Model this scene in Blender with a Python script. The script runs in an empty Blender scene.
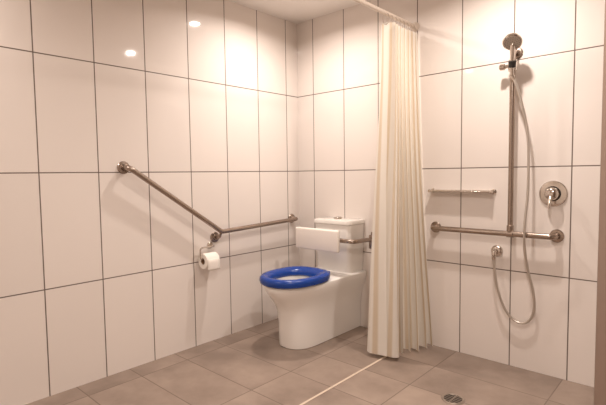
import bpy, bmesh, math
from mathutils import Vector, Matrix
sc=bpy.context.scene
sc.view_settings.view_transform='Standard'
sc.view_settings.look='None'

# ---------------- helpers ----------------
def s2l(c):
    return tuple(((v/255)/12.92 if v/255<=.04045 else ((v/255+.055)/1.055)**2.4) for v in c)+(1,)
def mat(name,rgb,rough=.5,metal=0,**kw):
    m=bpy.data.materials.new(name);m.use_nodes=True
    b=m.node_tree.nodes['Principled BSDF']
    b.inputs['Base Color'].default_value=s2l(rgb);b.inputs['Roughness'].default_value=rough;b.inputs['Metallic'].default_value=metal
    for k,v in kw.items(): b.inputs[k].default_value=v
    return m
def noisebump(m,scale,strength,dist=.002,stretch=None):
    nt=m.node_tree;b=nt.nodes['Principled BSDF']
    tc=nt.nodes.new('ShaderNodeTexCoord');n=nt.nodes.new('ShaderNodeTexNoise');n.inputs['Scale'].default_value=scale
    mp=nt.nodes.new('ShaderNodeMapping')
    if stretch: mp.inputs['Scale'].default_value=stretch
    bp=nt.nodes.new('ShaderNodeBump');bp.inputs['Strength'].default_value=strength;bp.inputs['Distance'].default_value=dist
    nt.links.new(tc.outputs['Object'],mp.inputs[0]);nt.links.new(mp.outputs[0],n.inputs['Vector']);nt.links.new(n.outputs['Fac'],bp.inputs['Height']);nt.links.new(bp.outputs[0],b.inputs['Normal'])
def tilemat(name,tile,grout,axes,offs,sizes,gw,rough,mottle=0,tile2=None,wob=0.0):
    """procedural rectangular tiles on object-space axes"""
    m=bpy.data.materials.new(name);m.use_nodes=True;nt=m.node_tree;b=nt.nodes['Principled BSDF'];N=nt.nodes.new;K=nt.links.new
    tc=N('ShaderNodeTexCoord');sp=N('ShaderNodeSeparateXYZ');K(tc.outputs['Object'],sp.inputs[0])
    def mth(op,a,bv=None,c=None):
        n=N('ShaderNodeMath');n.operation=op
        for i,v in enumerate((a,bv,c)):
            if v is None: continue
            if isinstance(v,(int,float)): n.inputs[i].default_value=v
            else: K(v,n.inputs[i])
        return n.outputs[0]
    ds=[];cells=[]
    for ax,o,s in zip(axes,offs,sizes):
        u=mth('SUBTRACT',sp.outputs[ax],o)
        pp=mth('PINGPONG',u,s/2)          # distance to nearest joint
        ds.append(pp); cells.append(mth('FLOOR',mth('DIVIDE',u,s)))
    d=mth('MINIMUM',ds[0],ds[1])
    mr=N('ShaderNodeMapRange');mr.interpolation_type='SMOOTHSTEP';K(d,mr.inputs[0]);mr.inputs[1].default_value=gw*.35;mr.inputs[2].default_value=gw*.75
    mask=mr.outputs[0]
    wn=N('ShaderNodeTexWhiteNoise');cb=N('ShaderNodeCombineXYZ');K(cells[0],cb.inputs[0]);K(cells[1],cb.inputs[1]);K(cb.outputs[0],wn.inputs['Vector'])
    mixv=N('ShaderNodeMix');mixv.data_type='RGBA'
    mixv.inputs[6].default_value=s2l(tile);mixv.inputs[7].default_value=s2l(tile2 or tile)
    if mottle:
        nz=N('ShaderNodeTexNoise');nz.inputs['Scale'].default_value=3.2;nz.inputs['Detail'].default_value=6;nz.inputs['Roughness'].default_value=.6
        va=N('ShaderNodeVectorMath');va.operation='MULTIPLY_ADD';K(wn.outputs['Color'],va.inputs[0]);va.inputs[1].default_value=(9,9,9);K(tc.outputs['Object'],va.inputs[2])
        K(va.outputs[0],nz.inputs['Vector'])
        f=mth('ADD',mth('MULTIPLY',mth('SUBTRACT',nz.outputs['Fac'],.5),mottle*2.8),mth('ADD',mth('MULTIPLY',wn.outputs['Value'],.30),.33))
        cl=N('ShaderNodeClamp');K(f,cl.inputs[0]);K(cl.outputs[0],mixv.inputs[0])
    else: K(wn.outputs['Value'],mixv.inputs[0])
    mg=N('ShaderNodeMix');mg.data_type='RGBA';K(mask,mg.inputs[0]);mg.inputs[6].default_value=s2l(grout);K(mixv.outputs[2],mg.inputs[7])
    K(mg.outputs[2],b.inputs['Base Color'])
    r=mth('SUBTRACT',.75,mth('MULTIPLY',mask,.75-rough));K(r,b.inputs['Roughness'])
    bp=N('ShaderNodeBump');bp.inputs['Strength'].default_value=.5;bp.inputs['Distance'].default_value=.0015;K(mask,bp.inputs['Height'])
    if wob:
        n2=N('ShaderNodeTexNoise');n2.inputs['Scale'].default_value=9;K(tc.outputs['Object'],n2.inputs['Vector'])
        b2=N('ShaderNodeBump');b2.inputs['Strength'].default_value=wob;b2.inputs['Distance'].default_value=.002;K(n2.outputs['Fac'],b2.inputs['Height']);K(b2.outputs[0],bp.inputs['Normal'])
    K(bp.outputs[0],b.inputs['Normal'])
    return m
def obj(name,bm,m,smooth=True,parent=None):
    me=bpy.data.meshes.new(name);bmesh.ops.recalc_face_normals(bm,faces=bm.faces);bm.to_mesh(me);bm.free()
    o=bpy.data.objects.new(name,me);sc.collection.objects.link(o);me.materials.append(m)
    if smooth:
        for p in me.polygons:p.use_smooth=True
        me.set_sharp_from_angle(angle=math.radians(38))
    if parent: par(o,parent)
    return o
def par(o,e):
    o.parent=e;o.matrix_parent_inverse=Matrix.Translation(-Vector(e.location))
def empty(name,loc):
    e=bpy.data.objects.new(name,None);e.location=loc;e.empty_display_size=.05;sc.collection.objects.link(e);return e
def box(name,x0,x1,y0,y1,z0,z1,m,bev=0,seg=3,parent=None):
    bm=bmesh.new();bmesh.ops.create_cube(bm,size=1)
    for v in bm.verts:v.co=Vector((x0+(v.co.x+.5)*(x1-x0),y0+(v.co.y+.5)*(y1-y0),z0+(v.co.z+.5)*(z1-z0)))
    if bev:bmesh.ops.bevel(bm,geom=bm.edges[:],offset=bev,segments=seg,profile=.5,affect='EDGES')
    return obj(name,bm,m,bev>0,parent)
def loft(name,rings,m,parent=None,cap0=True,cap1=True,closed=False):
    bm=bmesh.new();R=[[bm.verts.new(p) for p in r] for r in rings];n=len(rings[0])
    L=list(range(len(R)-1))
    for i in L:
        for j in range(n):bm.faces.new((R[i][j],R[i][(j+1)%n],R[i+1][(j+1)%n],R[i+1][j]))
    if closed:
        for j in range(n):bm.faces.new((R[-1][j],R[-1][(j+1)%n],R[0][(j+1)%n],R[0][j]))
    else:
        if cap0:bm.faces.new(R[0])
        if cap1:bm.faces.new(R[-1])
    return obj(name,bm,m,True,parent)
def fillet(pts,r,seg=8):
    P=[Vector(p) for p in pts];out=[P[0]]
    for i in range(1,len(P)-1):
        a=(P[i-1]-P[i]);b=(P[i+1]-P[i]);la,lb=a.length,b.length;a.normalize();b.normalize()
        ang=a.angle(b)
        t=min(r/math.tan(ang/2),la*.48,lb*.48)
        p0=P[i]+a*t;p1=P[i]+b*t
        rr=t*math.tan(ang/2);c=P[i]+(a+b).normalized()*(rr/math.sin(ang/2))
        for k in range(seg+1):
            s=k/seg;v0=p0-c;v1=p1-c;w=v0.angle(v1)
            out.append(c+(v0*math.sin((1-s)*w)+v1*math.sin(s*w))/math.sin(w))
    out.append(P[-1]);return out
def catmull(pts,n=10):
    P=[Vector(p) for p in pts];P=[P[0]*2-P[1]]+P+[P[-1]*2-P[-2]];o=[]
    for i in range(1,len(P)-2):
        for k in range(n):
            t=k/n;a,b,c,d=P[i-1:i+3]
            o.append(.5*((2*b)+(c-a)*t+(2*a-5*b+4*c-d)*t*t+(3*b-a-3*c+d)*t**3))
    o.append(P[-2]);return o
def sweep(name,P,rad,m,parent=None,n=16):
    rings=[];T0=(P[1]-P[0]).normalized();u=T0.orthogonal().normalized()
    for i,p in enumerate(P):
        T=((P[min(i+1,len(P)-1)]-P[max(i-1,0)])).normalized()
        u=(u-T*u.dot(T)).normalized();v=T.cross(u)
        rr=rad(i/(len(P)-1)) if callable(rad) else rad
        rings.append([p+(u*math.cos(a)+v*math.sin(a))*rr for a in [2*math.pi*j/n for j in range(n)]])
    return loft(name,rings,m,parent)
def lathe(name,prof,origin,axis,m,parent=None,n=40,closed=False):
    """prof: list of (radius, height along axis)"""
    A=Vector(axis).normalized();u=A.orthogonal().normalized();v=A.cross(u);O=Vector(origin)
    rings=[[O+A*h+(u*math.cos(a)+v*math.sin(a))*max(r,.0002) for a in [2*math.pi*j/n for j in range(n)]] for r,h in prof]
    return loft(name,rings,m,parent,closed=closed)

# ---------------- materials ----------------
Z1=.5627;LC=.1327;BC=.1688;H=2.345
TW=(236,228,222);TW2=(233,225,219);GR=(102,88,79)
m_left=tilemat('wall_tile_left',TW,GR,(1,2),(-LC,Z1),(.3,.6),.0052,.055,tile2=TW2,wob=.05)
m_back=tilemat('wall_tile_back',TW,GR,(0,2),(BC,Z1),(.3,.6),.0052,.055,tile2=TW2,wob=.05)
m_floor=tilemat('floor_tile',(130,114,103),(122,107,97),(0,1),(.15,-.30),(.6,.3),.005,.42,mottle=1,tile2=(163,145,132))
m_ceil=mat('ceiling_paint',(246,241,236),.7);noisebump(m_ceil,60,.05)
m_plain=mat('wall_paint',(232,224,216),.6);noisebump(m_plain,40,.05)
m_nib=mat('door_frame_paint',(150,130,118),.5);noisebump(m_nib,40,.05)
m_cer=mat('ceramic_white',(243,239,234),.08);m_cer.node_tree.nodes['Principled BSDF'].inputs['Coat Weight'].default_value=.3
m_water=mat('water',(190,205,210),.02)
m_blue=mat('seat_blue_plastic',(8,60,146),.25)
m_pad=mat('backrest_vinyl',(240,232,224),.4)
m_ss=mat('stainless_satin',(168,154,143),.27,1);noisebump(m_ss,200,.03,.0005,(1,1,.1))
m_chr=mat('chrome',(212,204,196),.12,1)
m_hose=mat('hose_metal',(205,198,190),.3,.85)
m_dark=mat('dark_rubber',(40,34,30),.6)
m_paper=mat('toilet_paper',(246,240,232),.9);noisebump(m_paper,300,.2,.0006)
m_core=mat('cardboard',(150,120,92),.9)
m_strip=mat('threshold_strip',(214,196,178),.4)
m_rail=mat('rail_white',(222,208,194),.35)
m_trim=mat('downlight_trim',(245,240,232),.4)
# curtain with fine vertical woven stripe
m_cur=mat('curtain_fabric',(244,232,214),.75)
def curtain_nodes():
    nt=m_cur.node_tree;b=nt.nodes['Principled BSDF'];N=nt.nodes.new;K=nt.links.new
    uv=N('ShaderNodeUVMap');sp=N('ShaderNodeSeparateXYZ');K(uv.outputs[0],sp.inputs[0])
    f=N('ShaderNodeMath');f.operation='MULTIPLY';f.inputs[1].default_value=36*2*math.pi;K(sp.outputs[0],f.inputs[0])
    s=N('ShaderNodeMath');s.operation='SINE';K(f.outputs[0],s.inputs[0])
    mr=N('ShaderNodeMapRange');K(s.outputs[0],mr.inputs[0]);mr.inputs[1].default_value=.1;mr.inputs[2].default_value=.8
    mx=N('ShaderNodeMix');mx.data_type='RGBA';K(mr.outputs[0],mx.inputs[0]);mx.inputs[6].default_value=s2l((253,250,244));mx.inputs[7].default_value=s2l((232,218,198))
    K(mx.outputs[2],b.inputs['Base Color'])
    tr=N('ShaderNodeBsdfTranslucent');K(mx.outputs[2],tr.inputs[0]);ms=N('ShaderNodeMixShader');ms.inputs[0].default_value=.38
    tp=N('ShaderNodeBsdfTransparent');tp.inputs[0].default_value=(1,1,.99,1);m2=N('ShaderNodeMixShader');m2.inputs[0].default_value=.08
    K(b.outputs[0],ms.inputs[1]);K(tr.outputs[0],ms.inputs[2]);K(ms.outputs[0],m2.inputs[1]);K(tp.outputs[0],m2.inputs[2]);K(m2.outputs[0],nt.nodes['Material Output'].inputs[0])
curtain_nodes()
def emis(name,rgb,st):
    m=bpy.data.materials.new(name);m.use_nodes=True;b=m.node_tree.nodes['Principled BSDF']
    b.inputs['Base Color'].default_value=(0,0,0,1);b.inputs['Emission Color'].default_value=s2l(rgb);b.inputs['Emission Strength'].default_value=st;return m
m_lamp=emis('lamp_glow',(255,236,214),12)

# ---------------- room ----------------
XR=3.2;YF=-3.3
box('floor',-.1,XR+.1,YF-.1,.1,-.1,0,m_floor)
box('ceiling',-.1,XR+.1,YF-.1,.1,H,H+.1,m_ceil)
box('wall_left',-.1,0,YF-.1,.1,0,H,m_left)
box('wall_back',0,XR,0,.1,0,H,m_back)
box('wall_right',XR,XR+.1,YF-.1,.1,0,H,m_plain)
box('wall_front',0,XR,YF-.1,YF,0,H,m_plain)
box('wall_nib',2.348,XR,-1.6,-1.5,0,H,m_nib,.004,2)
box('trim_threshold',1.047,1.060,-2.6,-.0,-.002,.0025,m_strip)

# downlights, plus one added fill lamp
for i,(x,y,w) in enumerate([(.54,-.60,.95),(1.70,-.54,1.05),(.34,-2.62,.65),(2.3,-2.05,1.5)]):  # last entry: invented fitting out of view, added to brighten the walls
    e=empty('ceiling_downlight_or_fill' if i==0 else 'ceiling_downlight_or_fill.%03d'%i,(x,y,H))
    lathe('trim_ring',[(.036,-.002),(.036,-.010),(.050,-.006),(.052,0)],(x,y,H),(0,0,1),m_trim,e,closed=True)
    lathe('lens',[(.0,-.004),(.036,-.004),(.036,-.001),(0,-.001)],(x,y,H),(0,0,1),m_lamp,e)
    l=bpy.data.lights.new('bulb','AREA');l.shape='DISK';l.size=.07;l.energy=14.5*w;l.color=(1,.88,.795);l.spread=math.radians(158)
    o=bpy.data.objects.new('bulb',l);o.location=(x,y,H-.014);sc.collection.objects.link(o);par(o,e)

# ---------------- toilet ----------------
TX=.48;SB=.045;DZ=-.014
def dring(hw,yf,yb,z,rc=.6,pw=2.3,n=64):
    """D outline: superelliptic nose to yf, straight sides back to yb"""
    h=n//2;yf+=SB if z>.2 else .03
    if z>.2: z+=DZ
    yc=yf+min(rc,abs(yb-yf)*.9);out=[]
    for j in range(h+1):
        a=math.pi*j/h;c,s=math.cos(a),math.sin(a)
        out.append(Vector((TX+hw*math.copysign(abs(c)**(2/pw),c),yc-(yc-yf)*abs(s)**(2/pw),z)))
    q=n-h-1
    side=q//3
    for j in range(1,side+1): out.append(Vector((TX-hw,yc+(yb-yc)*j/side,z)))
    bk=q-2*side
    for j in range(1,bk+1): out.append(Vector((TX-hw+2*hw*j/(bk+1),yb,z)))
    for j in range(side): out.append(Vector((TX+hw,yb+(yc-yb)*j/side,z)))
    return out
def oval(hw,yf,yb,z,pw=2.2,pb=2.8,n=64):
    out=[];yf+=SB;yb+=SB;z+=DZ;yc=yf+(yb-yf)*.52
    for j in range(n):
        a=2*math.pi*j/n;c,s=math.cos(a),math.sin(a);p=pw if s>=0 else pb
        L=(yc-yf) if s>=0 else (yb-yc)
        out.append(Vector((TX+hw*math.copysign(abs(c)**(2/p),c),yc-L*math.copysign(abs(s)**(2/p),s),z)))
    return out
toilet=empty('toilet',(TX,-.4,0))
yb=-.004
R=[dring(.126,-.695,yb,0,.20,2.6),dring(.130,-.700,yb,.004,.2,2.6),dring(.130,-.704,yb,.05,.2,2.6),dring(.130,-.709,yb,.16,.22,2.5),
   dring(.137,-.735,yb,.25,.25,2.4),dring(.150,-.765,yb,.31,.28,2.3),dring(.167,-.802,yb,.360,.3,2.25),dring(.180,-.832,yb,.40,.3,2.2),
   dring(.186,-.842,yb,.43,.3,2.2),dring(.184,-.840,yb,.438,.3,2.2),dring(.176,-.832,yb-.004,.443,.3,2.2),
   oval(.138,-.803,-.447,.443),oval(.133,-.798,-.452,.438),oval(.130,-.795,-.455,.41),oval(.128,-.792,-.458,.38),oval(.10,-.76,-.48,.30),oval(.07,-.70,-.50,.23),oval(.05,-.66,-.52,.20)]
loft('pan',R,m_cer,toilet)
loft('water',[oval(.066,-.695,-.502,.222),oval(.066,-.695,-.502,.224)],m_water,toilet)
# seat ring
S=[oval(.190,-.851,-.398,.445),oval(.199,-.859,-.390,.451),oval(.204,-.864,-.386,.469),oval(.201,-.860,-.388,.486),oval(.190,-.850,-.398,.496),oval(.172,-.835,-.416,.498),
   oval(.148,-.810,-.446,.493),oval(.135,-.796,-.464,.482),oval(.129,-.789,-.472,.468),oval(.129,-.789,-.472,.452),oval(.134,-.795,-.466,.445)]
loft('seat',S,m_blue,toilet,closed=True)
for k,dx in enumerate((-.075,.075)):
    box('seat_hinge_%d'%(k+1),TX+dx-.022,TX+dx+.022,-.375,-.31,.428,.464,m_blue,.008,3,toilet)
# cistern
def rrect(hx,y0,y1,z,r,n=8):
    o=[];
    for cx,cy,a0 in ((TX+hx-r,y0+r,-90),(TX+hx-r,y1-.008,0),(TX-hx+r,y1-.008,90),(TX-hx+r,y0+r,180)):
        rr=r if cy==y0+r else .008
        if rr==.008: cx=cx+(r-.008)*(1 if cx>TX else -1)
        for k in range(n+1):
            a=math.radians(a0+90*k/n);o.append(Vector((cx+rr*math.cos(a),cy+rr*math.sin(a),z)))
    return o
loft('cistern',[rrect(.150,-.165,yb,.415,.035),rrect(.155,-.172,yb,.435,.035),rrect(.162,-.180,yb,.60,.035),rrect(.167,-.185,yb,.768,.035),rrect(.164,-.183,yb,.772,.033)],m_cer,toilet)
loft('cistern_lid',[rrect(.168,-.187,yb,.772,.035),rrect(.173,-.193,yb,.777,.038),rrect(.173,-.193,yb,.795,.038),rrect(.169,-.189,yb,.803,.036),rrect(.158,-.178,yb-.008,.807,.03)],m_cer,toilet)
lathe('flush_button',[(.030,.805),(.030,.815),(.027,.819),(.0,.819)],(TX,-.095,0),(0,0,1),m_chr,toilet)
box('flush_button_split',TX-.001,TX+.001,-.124,-.066,.8188,.8196,m_dark,0,1,toilet)

# ---------------- backrest ----------------
br=empty('toilet_backrest',(TX-.02,-.3,.67))
box('pad',.255,.650,-.325,-.292,.598,.752,m_pad,.012,4,br)
sweep('support_bar',fillet([(.735,-.004,.668),(.735,-.262,.676),(.225,-.262,.676),(.225,-.004,.668)],.05),.0155,m_ss,br)
for k,x in enumerate((.735,.225)):
    box('wall_plate_%d'%(k+1),x-.026,x+.026,-.008,-.0005,.585,.715,m_ss,.003,2,br)
    box('hinge_block_%d'%(k+1),x-.018,x+.018,-.05,-.008,.60,.70,m_ss,.006,2,br)
for k,x in enumerate((.36,.56)):
    box('pad_clip_%d'%(k+1),x-.02,x+.02,-.293,-.25,.655,.697,m_dark,.004,2,br)

# ---------------- left grab rail ----------------
def flange(name,o,ax,e,r=.040,m=None):
    lathe(name,[(0,.0005),(r,.0005),(r,.004),(r-.004,.009),(.020,.011),(.018,.02),(0,.02)],o,ax,m or m_ss,e)
gr=empty('grab_rail',(0.03,-.85,.77))
sweep('rail',fillet([(.004,-1.490,1.190),(.068,-1.490,1.190),(.068,-.849,.756),(.068,-.095,.782),(.004,-.095,.782)],.05,10),.0160,m_ss,gr)
flange('flange_1',(0,-1.490,1.190),(1,0,0),gr,.037);flange('flange_2',(0,-.095,.782),(1,0,0),gr,.037);flange('flange_3',(0,-.86,.715),(1,0,0),gr,.037)
sweep('support_strut',fillet([(.004,-.86,.715),(.055,-.86,.715),(.068,-.855,.752)],.02),.009,m_ss,gr)

# ---------------- toilet roll holder ----------------
th=empty('toilet_roll_holder',(.03,-.95,.66))
lathe('wall_flange',[(0,.0005),(.022,.0005),(.022,.008),(.018,.012),(0,.012)],(0,-.905,.665),(1,0,0),m_chr,th)
sweep('hook',fillet([(.004,-.905,.665),(.062,-.905,.665),(.062,-1.022,.665),(.062,-1.022,.588),(.062,-.895,.588)],.018,8),.0055,m_chr,th,12)
tr=empty('toilet_roll',(.062,-.955,.575))
bm_prof=[(.050,-.050),(.051,-.048),(.051,.048),(.050,.050),(.022,.050),(.021,.048),(.021,-.048),(.022,-.050)]
A=Vector((0,1,0));u=Vector((1,0,0));v=Vector((0,0,1));O=Vector((.062,-.955,.575))
loft('roll',[[O+A*h+(u*math.cos(a)+v*math.sin(a))*r for a in [2*math.pi*j/48 for j in range(48)]] for r,h in bm_prof],m_paper,tr,closed=True)
loft('core',[[O+A*h+(u*math.cos(a)+v*math.sin(a))*r for a in [2*math.pi*j/32 for j in range(32)]] for r,h in ((.0208,-.049),(.0208,.049),(.0192,.049),(.0192,-.049))],m_core,tr,closed=True)
bm=bmesh.new();rows=[]
for k in range(10):
    t=k/9;a=math.radians(20-20*min(1,t*3))
    x=O.x+.0518*math.cos(a)+.003*math.sin(t*3);z=O.z+.0518*math.sin(a) if t<.33 else O.z-(t-.33)*.085
    rows.append([bm.verts.new((x,O.y+s*.048,z)) for s in (-1,-.5,0,.5,1)])
for k in range(9):
    for j in range(4):bm.faces.new((rows[k][j],rows[k][j+1],rows[k+1][j+1],rows[k+1][j]))
o=obj('loose_sheet',bm,m_paper,True,tr);sd=o.modifiers.new('s','SOLIDIFY');sd.thickness=.0008

# ---------------- shower ----------------
hr=empty('shower_grab_rail',(1.55,-.03,.786))
sweep('rail',fillet([(1.205,-.004,.786),(1.205,-.064,.786),(1.905,-.064,.786),(1.905,-.004,.786)],.035,8),.0165,m_ss,hr)
flange('flange_1',(1.205,0,.786),(0,-1,0),hr,.036);flange('flange_2',(1.905,0,.786),(0,-1,0),hr,.036)
sweep('riser',fillet([(1.683,-.064,.800),(1.683,-.064,1.800),(1.683,-.004,1.800)],.03,8),.0145,m_ss,hr)
flange('flange_3',(1.683,0,1.800),(0,-1,0),hr,.034)
lathe('tee_joint',[(.0165,-.02),(.020,-.018),(.020,.018),(.0165,.02)],(1.683,-.064,.786),(1,0,0),m_ss,hr)
lathe('tee_socket',[(.0185,0),(.0185,.035),(.015,.038)],(1.683,-.064,.798),(0,0,1),m_ss,hr)
# handset + slider
hs=empty('shower_head',(1.69,-.1,1.78))
lathe('slider_sleeve',[(.0150,-.030),(.023,-.030),(.023,.030),(.0150,.030)],(1.683,-.064,1.722),(0,0,1),m_chr,hs,closed=True)
lathe('slider_knob',[(.010,0.005),(.010,.025),(.017,.028),(.018,.050),(.014,.055),(0,.055)],(1.668,-.064,1.722),(-1,0,0),m_chr,hs)
hd=Vector((.12,-.32,1)).normalized()
lathe('cradle',[(.012,-.018),(.018,-.018),(.020,.016),(.014,.018)],Vector((1.694,-.108,1.722)),hd,m_dark,hs)
box('cradle_arm',1.680,1.700,-.105,-.083,1.712,1.732,m_chr,.004,2,hs)
P=catmull([(1.690,-.094,1.665),(1.694,-.108,1.722),(1.700,-.124,1.775),(1.702,-.132,1.812),(1.702,-.128,1.845)],8)
sweep('handle',P,lambda t:.0095+.006*t,m_chr,hs)
fn=Vector((.10,-.62,-.74)).normalized();fc=Vector((1.702,-.130,1.842))
lathe('spray_head',[(.0,-.024),(.018,-.024),(.036,-.014),(.047,.002),(.050,.012),(.050,.020),(.046,.024),(.043,.0235),(.0,.022)],fc,fn,m_chr,hs)
m_face=mat('spray_face_plastic',(196,186,176),.35)
lathe('spray_face',[(.0,.0225),(.041,.0235),(.041,.0255),(0,.0262)],fc,fn,m_face,hs)
u=fn.orthogonal().normalized();v=fn.cross(u)
bm=bmesh.new()
for rr,cn in ((.012,6),(.024,12),(.035,18)):
    for k in range(cn):
        a=2*math.pi*k/cn;c=fc+fn*.0262+(u*math.cos(a)+v*math.sin(a))*rr
        bmesh.ops.create_icosphere(bm,subdivisions=1,radius=.0018,matrix=Matrix.Translation(c))
obj('nozzles',bm,m_dark,True,hs)
ho=empty('shower_hose',(1.76,-.06,.9))
HP=catmull([(1.690,-.094,1.662),(1.700,-.092,1.640),(1.735,-.080,1.52),(1.768,-.066,1.33),(1.776,-.075,1.05),(1.768,-.100,.80),(1.776,-.070,.62),(1.806,-.045,.46),(1.805,-.035,.35),(1.765,-.032,.283),(1.705,-.034,.284),(1.652,-.040,.345),(1.615,-.048,.45),(1.597,-.052,.56),(1.591,-.052,.632)],14)
sweep('hose',HP,.0070,m_hose,ho,12)
lathe('hose_cone_top',[(.0075,0),(.0095,.012),(.0105,.024),(.009,.025)],(1.6995,-.0925,1.638),(-.35,-.05,1),m_chr,ho)
lathe('hose_nut',[(.0075,0),(.0115,.006),(.0115,.026),(.009,.028)],(1.591,-.052,.624),(0,0,1),m_chr,ho)
el=empty('shower_outlet_elbow',(1.591,-.02,.67))
lathe('wall_flange',[(0,.0005),(.034,.0005),(.034,.006),(.028,.014),(.016,.018),(0,.018)],(1.591,0,.672),(0,-1,0),m_chr,el)
sweep('elbow',fillet([(1.591,-.010,.672),(1.591,-.052,.672),(1.591,-.052,.653)],.016,8),.0125,m_chr,el)
# towel bar
tb=empty('towel_bar',(1.375,-.03,1.02))
sweep('bar',fillet([(1.178,-.05,1.022),(1.578,-.05,1.022)],.01),.0075,m_chr,tb)
box('ledge',1.185,1.572,-.050,-.004,1.0185,1.0225,m_chr,.001,1,tb)
for k,x in enumerate((1.186,1.570)):
    lathe('post_%d'%(k+1),[(.0,.0005),(.014,.0005),(.014,.006),(.008,.010),(.008,.050),(.010,.058),(0,.060)],(x,0,1.022),(0,-1,0),m_chr,tb)
# mixer
mx=empty('shower_mixer',(1.883,-.02,1.015))
lathe('cover_plate',[(0,.0005),(.070,.0005),(.070,.005),(.066,.010),(.045,.013),(0,.013)],(1.883,0,1.015),(0,-1,0),m_chr,mx)
lathe('body',[(.036,.012),(.036,.040),(.033,.052),(.024,.060),(0,.063)],(1.883,0,1.015),(0,-1,0),m_chr,mx)
lathe('dark_ring',[(.038,.0128),(.041,.0128),(.041,.0145),(.038,.0145)],(1.883,0,1.015),(0,-1,0),m_dark,mx)  # dark ring around the mixer body
P=catmull([(1.883,-.050,1.005),(1.883,-.072,.975),(1.883,-.082,.940)],6)
sweep('lever',P,lambda t:.009-.002*t,m_chr,mx)
# drain
dr=empty('floor_drain',(1.591,-.6,0))
m_grate=mat('drain_steel',(165,152,140),.35,.7)
lathe('rim',[(.044,.0005),(.056,.0005),(.056,.0015),(.053,.004),(.046,.004),(.044,.002)],(1.591,-.598,0),(0,0,1),m_grate,dr,closed=True)
lathe('well',[(0,.0006),(.045,.0006),(.045,.0010),(0,.0010)],(1.591,-.598,0),(0,0,1),mat('drain_well',(12,10,9),.8),dr)
bm=bmesh.new()
for k in range(-2,3):
    y=k*.016;L=math.sqrt(max(.046**2-y*y,0))
    mt=Matrix.Translation((1.591,-.598+y,.0022))@Matrix.Diagonal((2*L,.0050,.0020,1));bmesh.ops.create_cube(bm,size=1,matrix=mt)
mt=Matrix.Translation((1.591,-.598,.0022))@Matrix.Diagonal((.006,.090,.0022,1));bmesh.ops.create_cube(bm,size=1,matrix=mt)
obj('grate',bm,m_grate,False,dr)

# ---------------- curtain and rail ----------------
ZR=2.085;XC=1.055
cr=empty('curtain_rail',(XC,-1.2,ZR))
sweep('rod',[Vector((XC,-.012,ZR)),Vector((XC,-1.2,ZR)),Vector((XC,-2.4,ZR))],.0125,m_rail,cr)
lathe('wall_bracket',[(0,.0005),(.030,.0005),(.030,.006),(.018,.020),(.0165,.035),(0,.035)],(XC,0,ZR),(0,-1,0),m_rail,cr)
for k,y in enumerate((-1.15,-2.38)):
    sweep('ceiling_dropper_%d'%(k+1),[Vector((XC,y,ZR+.008)),Vector((XC,y,H-.0005))],.008,m_rail,cr)
cu=empty('shower_curtain',(XC,-.25,1.0))
NF=7;NU=NF*20;NV=36;ZT=2.035;ZB=.022
import random
random.seed(4);ph=[random.uniform(-.35,.35) for _ in range(NF+2)];am=[random.uniform(.7,1.3) for _ in range(NF+2)]
bm=bmesh.new();uvl=bm.loops.layers.uv.new('UVMap');rows=[];UV={}
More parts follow.
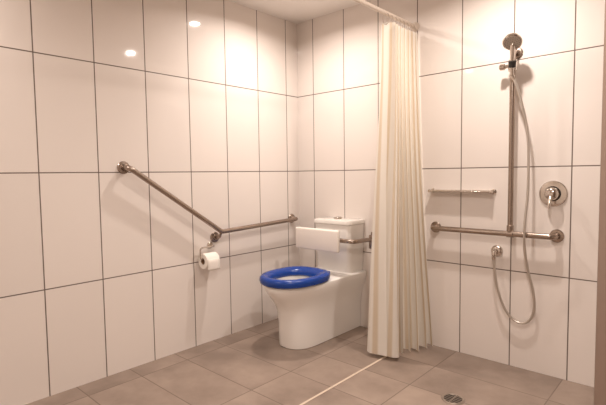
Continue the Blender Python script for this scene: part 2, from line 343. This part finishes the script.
for i in range(NV+1):
    t=i/NV;z=ZT+(ZB-ZT)*t;row=[]
    sp=t**1.3
    for j in range(NU+1):
        s=j/NU;q=s*NF;k=int(min(q,NF-1));fr=q-k
        ampl=am[k]*(1-fr)+am[k+1]*fr;pp=ph[k]*(1-fr)+ph[k+1]*fr
        y0=-.035-.325*s; y1=-.050-.385*s
        y=y0+(y1-y0)*sp
        A_=(.036+.042*sp)*ampl
        # the leading edge hangs straight, the wall end billows towards the shower
        xx=XC+A_*math.sin(2*math.pi*q+pp*3*t)+ .100*sp*(1-s)**1.2+.008-.026*sp*s*s
        y+= .012*math.sin(4*math.pi*q+pp+1.0)*(.4+t)+.006*math.sin(7*t+q)
        zz=z+(.006*math.sin(q*2.1) if i==NV else 0)
        if i==0: zz-= .010*(.5-.5*math.cos(2*math.pi*q*2))
        vv=bm.verts.new((xx,min(y,-.012),zz));UV[vv]=(s,t);row.append(vv)
    rows.append(row)
for i in range(NV):
    for j in range(NU):
        f=bm.faces.new((rows[i][j],rows[i][j+1],rows[i+1][j+1],rows[i+1][j]))
        for l in f.loops:l[uvl].uv=UV[l.vert]
o=obj('fabric',bm,m_cur,True,cu)
bm=bmesh.new()
for k in range(NF+1):
    y=-.040-.318*k/NF
    pts=[Vector((XC+.021*math.sin(a),y,ZR-.032+.034*math.cos(a))) for a in [2*math.pi*q/20 for q in range(20)]]
    R_=[]
    for i,p in enumerate(pts):
        T=(pts[(i+1)%20]-pts[i-1]).normalized();n1=Vector((0,1,0));n2=T.cross(n1)
        R_.append([bm.verts.new(p+(n1*math.cos(b)+n2*math.sin(b))*.0018) for b in [2*math.pi*c/6 for c in range(6)]])
    for i in range(20):
        for c in range(6): bm.faces.new((R_[i][c],R_[i][(c+1)%6],R_[(i+1)%20][(c+1)%6],R_[(i+1)%20][c]))
obj('hanging_rings',bm,m_chr,True,cu)

# ---------------- world & camera ----------------
w=bpy.data.worlds.new('w');sc.world=w;w.use_nodes=True;w.node_tree.nodes['Background'].inputs[0].default_value=(.8,.7,.6,1);w.node_tree.nodes['Background'].inputs[1].default_value=.3
cx,cy,cz,yaw,pit,rol,f=2.5264,-2.7243,1.1401,.7392,.0633,-.0132,451.05
F=Vector((-math.sin(yaw)*math.cos(pit),math.cos(yaw)*math.cos(pit),-math.sin(pit)));Rt=Vector((math.cos(yaw),math.sin(yaw),0));U=Rt.cross(F)
R2=Rt*math.cos(rol)+U*math.sin(rol);U2=-Rt*math.sin(rol)+U*math.cos(rol)
cam=bpy.data.cameras.new('camera');cam.sensor_width=36;cam.lens=f/606*36;cam.clip_start=.02
co=bpy.data.objects.new('camera',cam);sc.collection.objects.link(co)
M=Matrix((R2,U2,-F)).transposed().to_4x4();M.translation=Vector((cx,cy,cz));co.matrix_world=M
sc.camera=co
